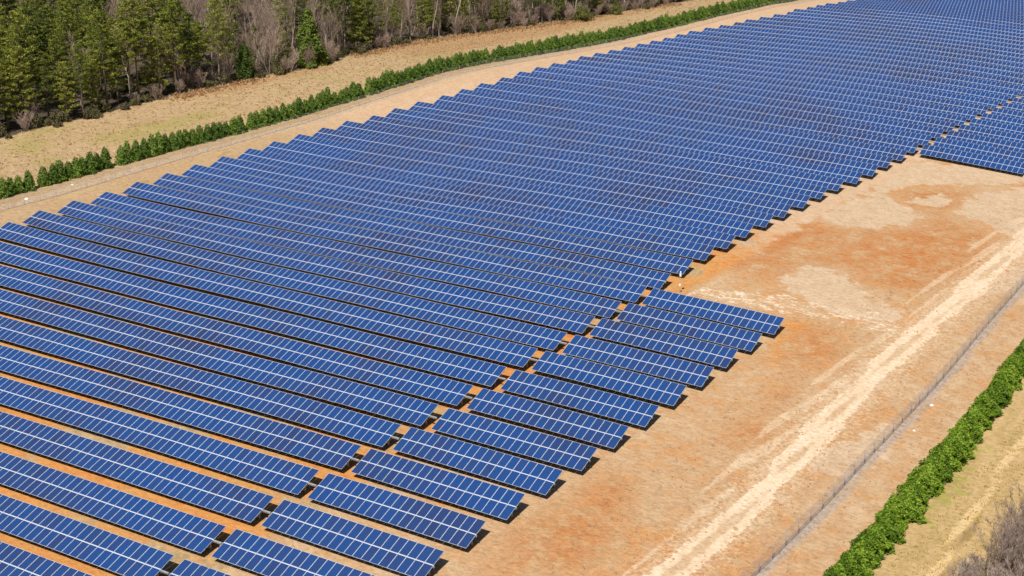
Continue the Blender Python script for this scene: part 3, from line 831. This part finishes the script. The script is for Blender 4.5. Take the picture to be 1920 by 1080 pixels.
for k in range(400):                     # brush under the edge
    y = rnd.uniform(2, 238); d = rnd.uniform(-.8, 4.5) if k < 190 else rnd.uniform(3, 26)
    if k > 120 and rnd.random() < .75: y = rnd.uniform(80, 250)
    x = forest_x(y, d)
    if rnd.random() < (.45 if y > 60 else .82):
        link_plant('brush_bush', rnd.choice(brush), x, y, 'low tangled brown-green bush at the foot of the woods', 'bush', 'low bushes at the foot of the woods', rnd.uniform(.6, 1.2), sink=.1)
    else:
        link_plant('bare_sapling', rnd.choice(scrub), x, y, 'thin leafless brown saplings clumped at the foot of the woods', 'sapling', 'sapling clumps at the foot of the woods', rnd.uniform(.7, 1.3), sink=.1)
# fallen logs
for k, (x, y, a, L_, lb) in enumerate([(-138.0, 71.0, 1.05, 5.2, 'long pale grey fallen log lying at the edge of the woods'), (-138.4, 73.0, .75, 3.4, 'short pale fallen log lying under the longer one')]):
    mb = MB()
    pts = [(math.cos(a) * s, math.sin(a) * s, .28 + .03 * math.sin(s)) for s in np.linspace(0, L_, 6)]
    mb.tube(pts, [.22, .21, .2, .17, .14, .09], 8)
    mb.tube([pts[3], (pts[3][0] + .4, pts[3][1] + .2, 1.1)], [.07, .03], 5)
    o = mb.build('fallen_log', M['grey_bark'], None, True); o.location = (x, y, gz(x, y)); tag(o, lb, 'log')

# ------------------------------------------------------------------ leafless thicket, near right corner
thick = []
for k in range(4):
    tr, cr = bare_proto([8.5, 7.2, 6.4, 9.2][k], 500 + k, spread=.46, first=.12, stems=3 + k % 2, r0=.075, depth=4, twigs=3)
    thick.append((proto_from_mb('trunk', tr, M['grey_bark']), proto_from_mb('crown', cr, M['thicket'])))
tp_ = []
for _ in range(2600):
    y = rnd.uniform(-78, -8)
    u = 60.6 + 12 * rnd.random() ** 1.2
    edge = np.interp(y, [-78, -55, -40, -25, -8], [60.6, 61.0, 61.3, 61.6, 62.4])
    if u < edge: continue
    x = u + SK * y + .9
    if any((x - a) ** 2 + (y - b_) ** 2 < 1.6 ** 2 for a, b_ in tp_): continue
    tp_.append((x, y))
    if len(tp_) > 200: break
for k, (x, y) in enumerate(tp_):
    link_plant('bare_thicket_tree', rnd.choice(thick), x, y, 'leafless purplish-grey tree of the thicket beyond the mown strip', 'tree', 'leafless trees of the near thicket', rnd.uniform(.58, .95), sink=.1)

# ------------------------------------------------------------------ dry grass tufts
def tufts(name, n, sampler, hgt, stops):
    mat = foliage(name + '_blades', stops, .5)
    xy = sampler(n)
    z = ground_z(xy[:, 0], xy[:, 1])
    nb = 5
    cen = np.repeat(np.stack([xy[:, 0], xy[:, 1], z], 1), nb, 0)
    k = len(cen)
    th = rng.uniform(0, 6.283, k); hh = rng.uniform(.5, 1.2, k) * hgt; w_ = hh * .35
    c_ = np.stack([np.cos(th), np.sin(th), np.zeros(k)], 1)
    out = np.stack([-np.sin(th), np.cos(th), np.zeros(k)], 1) * rng.uniform(.1, .7, (k, 1)) * hh[:, None]
    b0 = cen + rng.normal(0, .12, (k, 3)) * np.array([1, 1, 0]) - np.array([0, 0, .03])
    up = np.array([0, 0, 1.]) * hh[:, None]
    v = np.stack([b0 - c_ * w_[:, None] * .5, b0 + c_ * w_[:, None] * .5, b0 + c_ * w_[:, None] * .7 + out + up, b0 - c_ * w_[:, None] * .7 + out + up * .9], 1).reshape(-1, 3)
    tone = np.clip(np.repeat(rng.normal(.5, .22, len(xy)), nb) + rng.normal(0, .08, k), 0, 1)
    o = mesh_obj(name, v, np.arange(4 * k).reshape(-1, 4), mat, attrs={'tone': tone})
    o['kind'] = 'stuff'
    return o
def s_field(n):
    y = rng.uniform(-28, 262, n); u = -110.5 - rng.random(n) * 36
    e = np.interp(y, [q[0] for q in FE], [q[1] for q in FE])
    k = u > e - 1
    return np.stack([u[k] + SK * y[k], y[k]], 1)
def s_right(n):
    y = rng.uniform(-75, 30, n); u = rng.uniform(53.5, 66, n)
    return np.stack([u + SK * y, y], 1)
def s_clay(n):
    y = rng.uniform(-70, 95, n); u = rng.uniform(24, 49, n)
    k = np.abs(u + SK * y - np.interp(y, TRY, TRX)) > 2.4
    return np.stack([(u + SK * y)[k], y[k]], 1)
tufts('dry_grass', 5500, s_field, .28, [(.1, (.40, .32, .11)), (.4, (.62, .46, .22)), (.7, (.74, .55, .30)), (.95, (.60, .38, .20))])
def s_edge(n):
    y = rng.uniform(55, 245, n); d = rng.normal(1.2, 1.6, n)
    e = np.interp(y, [q[0] for q in FE], [q[1] for q in FE])
    keep = np.sin(y * .11) + np.sin(y * .043 + 1) + rng.normal(0, .5, n) > -.2
    return np.stack([e + d + SK * y, y], 1)[keep]
tufts('rusty_weeds', 3600, s_edge, .5, [(.1, (.34, .20, .10)), (.5, (.52, .33, .17)), (.95, (.64, .46, .26))])
tufts('mown_grass', 3500, s_right, .16, [(.1, (.42, .35, .10)), (.5, (.60, .45, .18)), (.95, (.72, .54, .26))])
tufts('dry_weeds', 2600, s_clay, .15, [(.1, (.40, .26, .12)), (.5, (.60, .42, .22)), (.95, (.74, .58, .36))])

def clods(name, n, mat):
    V, F = [], []
    for _ in range(n):
        y = rnd.uniform(-62, 62)
        cx = float(np.interp(y, TRY, TRX))
        x = cx + rnd.choice((-1, 1, 1)) * rnd.gauss(2.1, .5) if rnd.random() < .7 else cx + rnd.uniform(-13, 8)
        if x > 39 + SK * y + 3: continue
        sz = rnd.uniform(.05, .17) * (1.8 if rnd.random() < .08 else 1)
        z = gz(x, y); b_ = len(V)
        ring = [(x + sz * math.cos(a) * rnd.uniform(.7, 1.5), y + sz * math.sin(a) * rnd.uniform(.7, 1.5)) for a in (0, 1.26, 2.5, 3.8, 5.0)]
        V += [(p_, q_, z - .03) for p_, q_ in ring] + [(x + (p_ - x) * .6, y + (q_ - y) * .6, z + sz * rnd.uniform(.4, .8)) for p_, q_ in ring]
        F += [(b_ + k, b_ + (k + 1) % 5, b_ + 5 + (k + 1) % 5, b_ + 5 + k) for k in range(5)] + [tuple(b_ + 5 + k for k in range(5))]
    o = mesh_obj(name, V, F, mat); o['kind'] = 'stuff'
m, nt, b = new_mat('clod_earth')
g_ = N(nt, 'ShaderNodeNewGeometry')
nt.links.new(ramp(nt, noise(nt, g_.outputs['Position'], .5), [(.3, (.40, .21, .09)), (.7, (.52, .36, .22))]), b.inputs['Base Color'])
b.inputs['Roughness'].default_value = .95
clods('dirt_clods', 900, m)

# ------------------------------------------------------------------ small things
wx, wy = 3.1, 8.3
t_ = thing('weather_mast', 'slim white weather mast with white sensor housing behind the row ends', 'mast', (wx, wy, gz(wx, wy)))
mb = MB(); mb.tube([(0, 0, -.2), (0, 0, 3.0)], .022, 8); mb.build('pole', M['steel'], t_, True)
mb = MB()
for k in range(5): mb.tube([(0, 0, 2.55 + k * .09), (0, 0, 2.60 + k * .09)], [.17, .12], 10)
mb.build('sensor_shield', M['white'], t_)
mb = MB(); mb.tube([(0, 0, 3.0), (0, 0, 3.08), (0, 0, 3.2), (0, 0, 3.26)], [.05, .12, .12, .05], 12); mb.build('sensor_dome', M['white'], t_, True)
mb = MB(); mb.box(-.13, .13, -.12, .05, 1.1, 1.4); mb.build('logger_box', M['white'], t_)
def crumple(x, y, s, label):
    th = np.linspace(0, 2 * math.pi, 9)[:-1]
    v, f = [(0, 0, .9 * s)], []
    for ring, zz in ((.6, .7), (1., .25), (1.05, -.05)):
        for a in th: v.append((math.cos(a) * s * ring * rnd.uniform(.7, 1.2), math.sin(a) * s * ring * rnd.uniform(.6, 1.0), zz * s * rnd.uniform(.7, 1.2)))
    for q in range(8):
        f.append((0, 1 + q, 1 + (q + 1) % 8))
        for rr in (0, 1): f.append((1 + rr*8 + q, 9 + rr*8 + q, 9 + rr*8 + (q + 1) % 8, 1 + rr*8 + (q + 1) % 8))
    o = mesh_obj('litter_bag', v, f, M['white']); o.location = (x, y, gz(x, y)); tag(o, label, 'litter')
crumple(-109., -9.2, .36, 'crumpled white bag on the gravel strip at the left picture edge')
crumple(-108.3, .4, .24, 'small white scrap on the gravel strip near the first screen shrubs')
crumple(42.7, -6.9, .22, 'white scrap on dry ground between near fence and hedge, upper one')
crumple(42.6, -14.7, .18, 'white scrap on dry ground between near fence and hedge, lower one')
mb = MB(); mb.box(-.02, .02, -.3, .3, .35, .78); o = mb.build('fence_sign', M['white']); o.location = (41.25, -9.6, gz(41.25, -9.6)); tag(o, 'small blank white sign hung low on the near chain-link fence', 'sign')
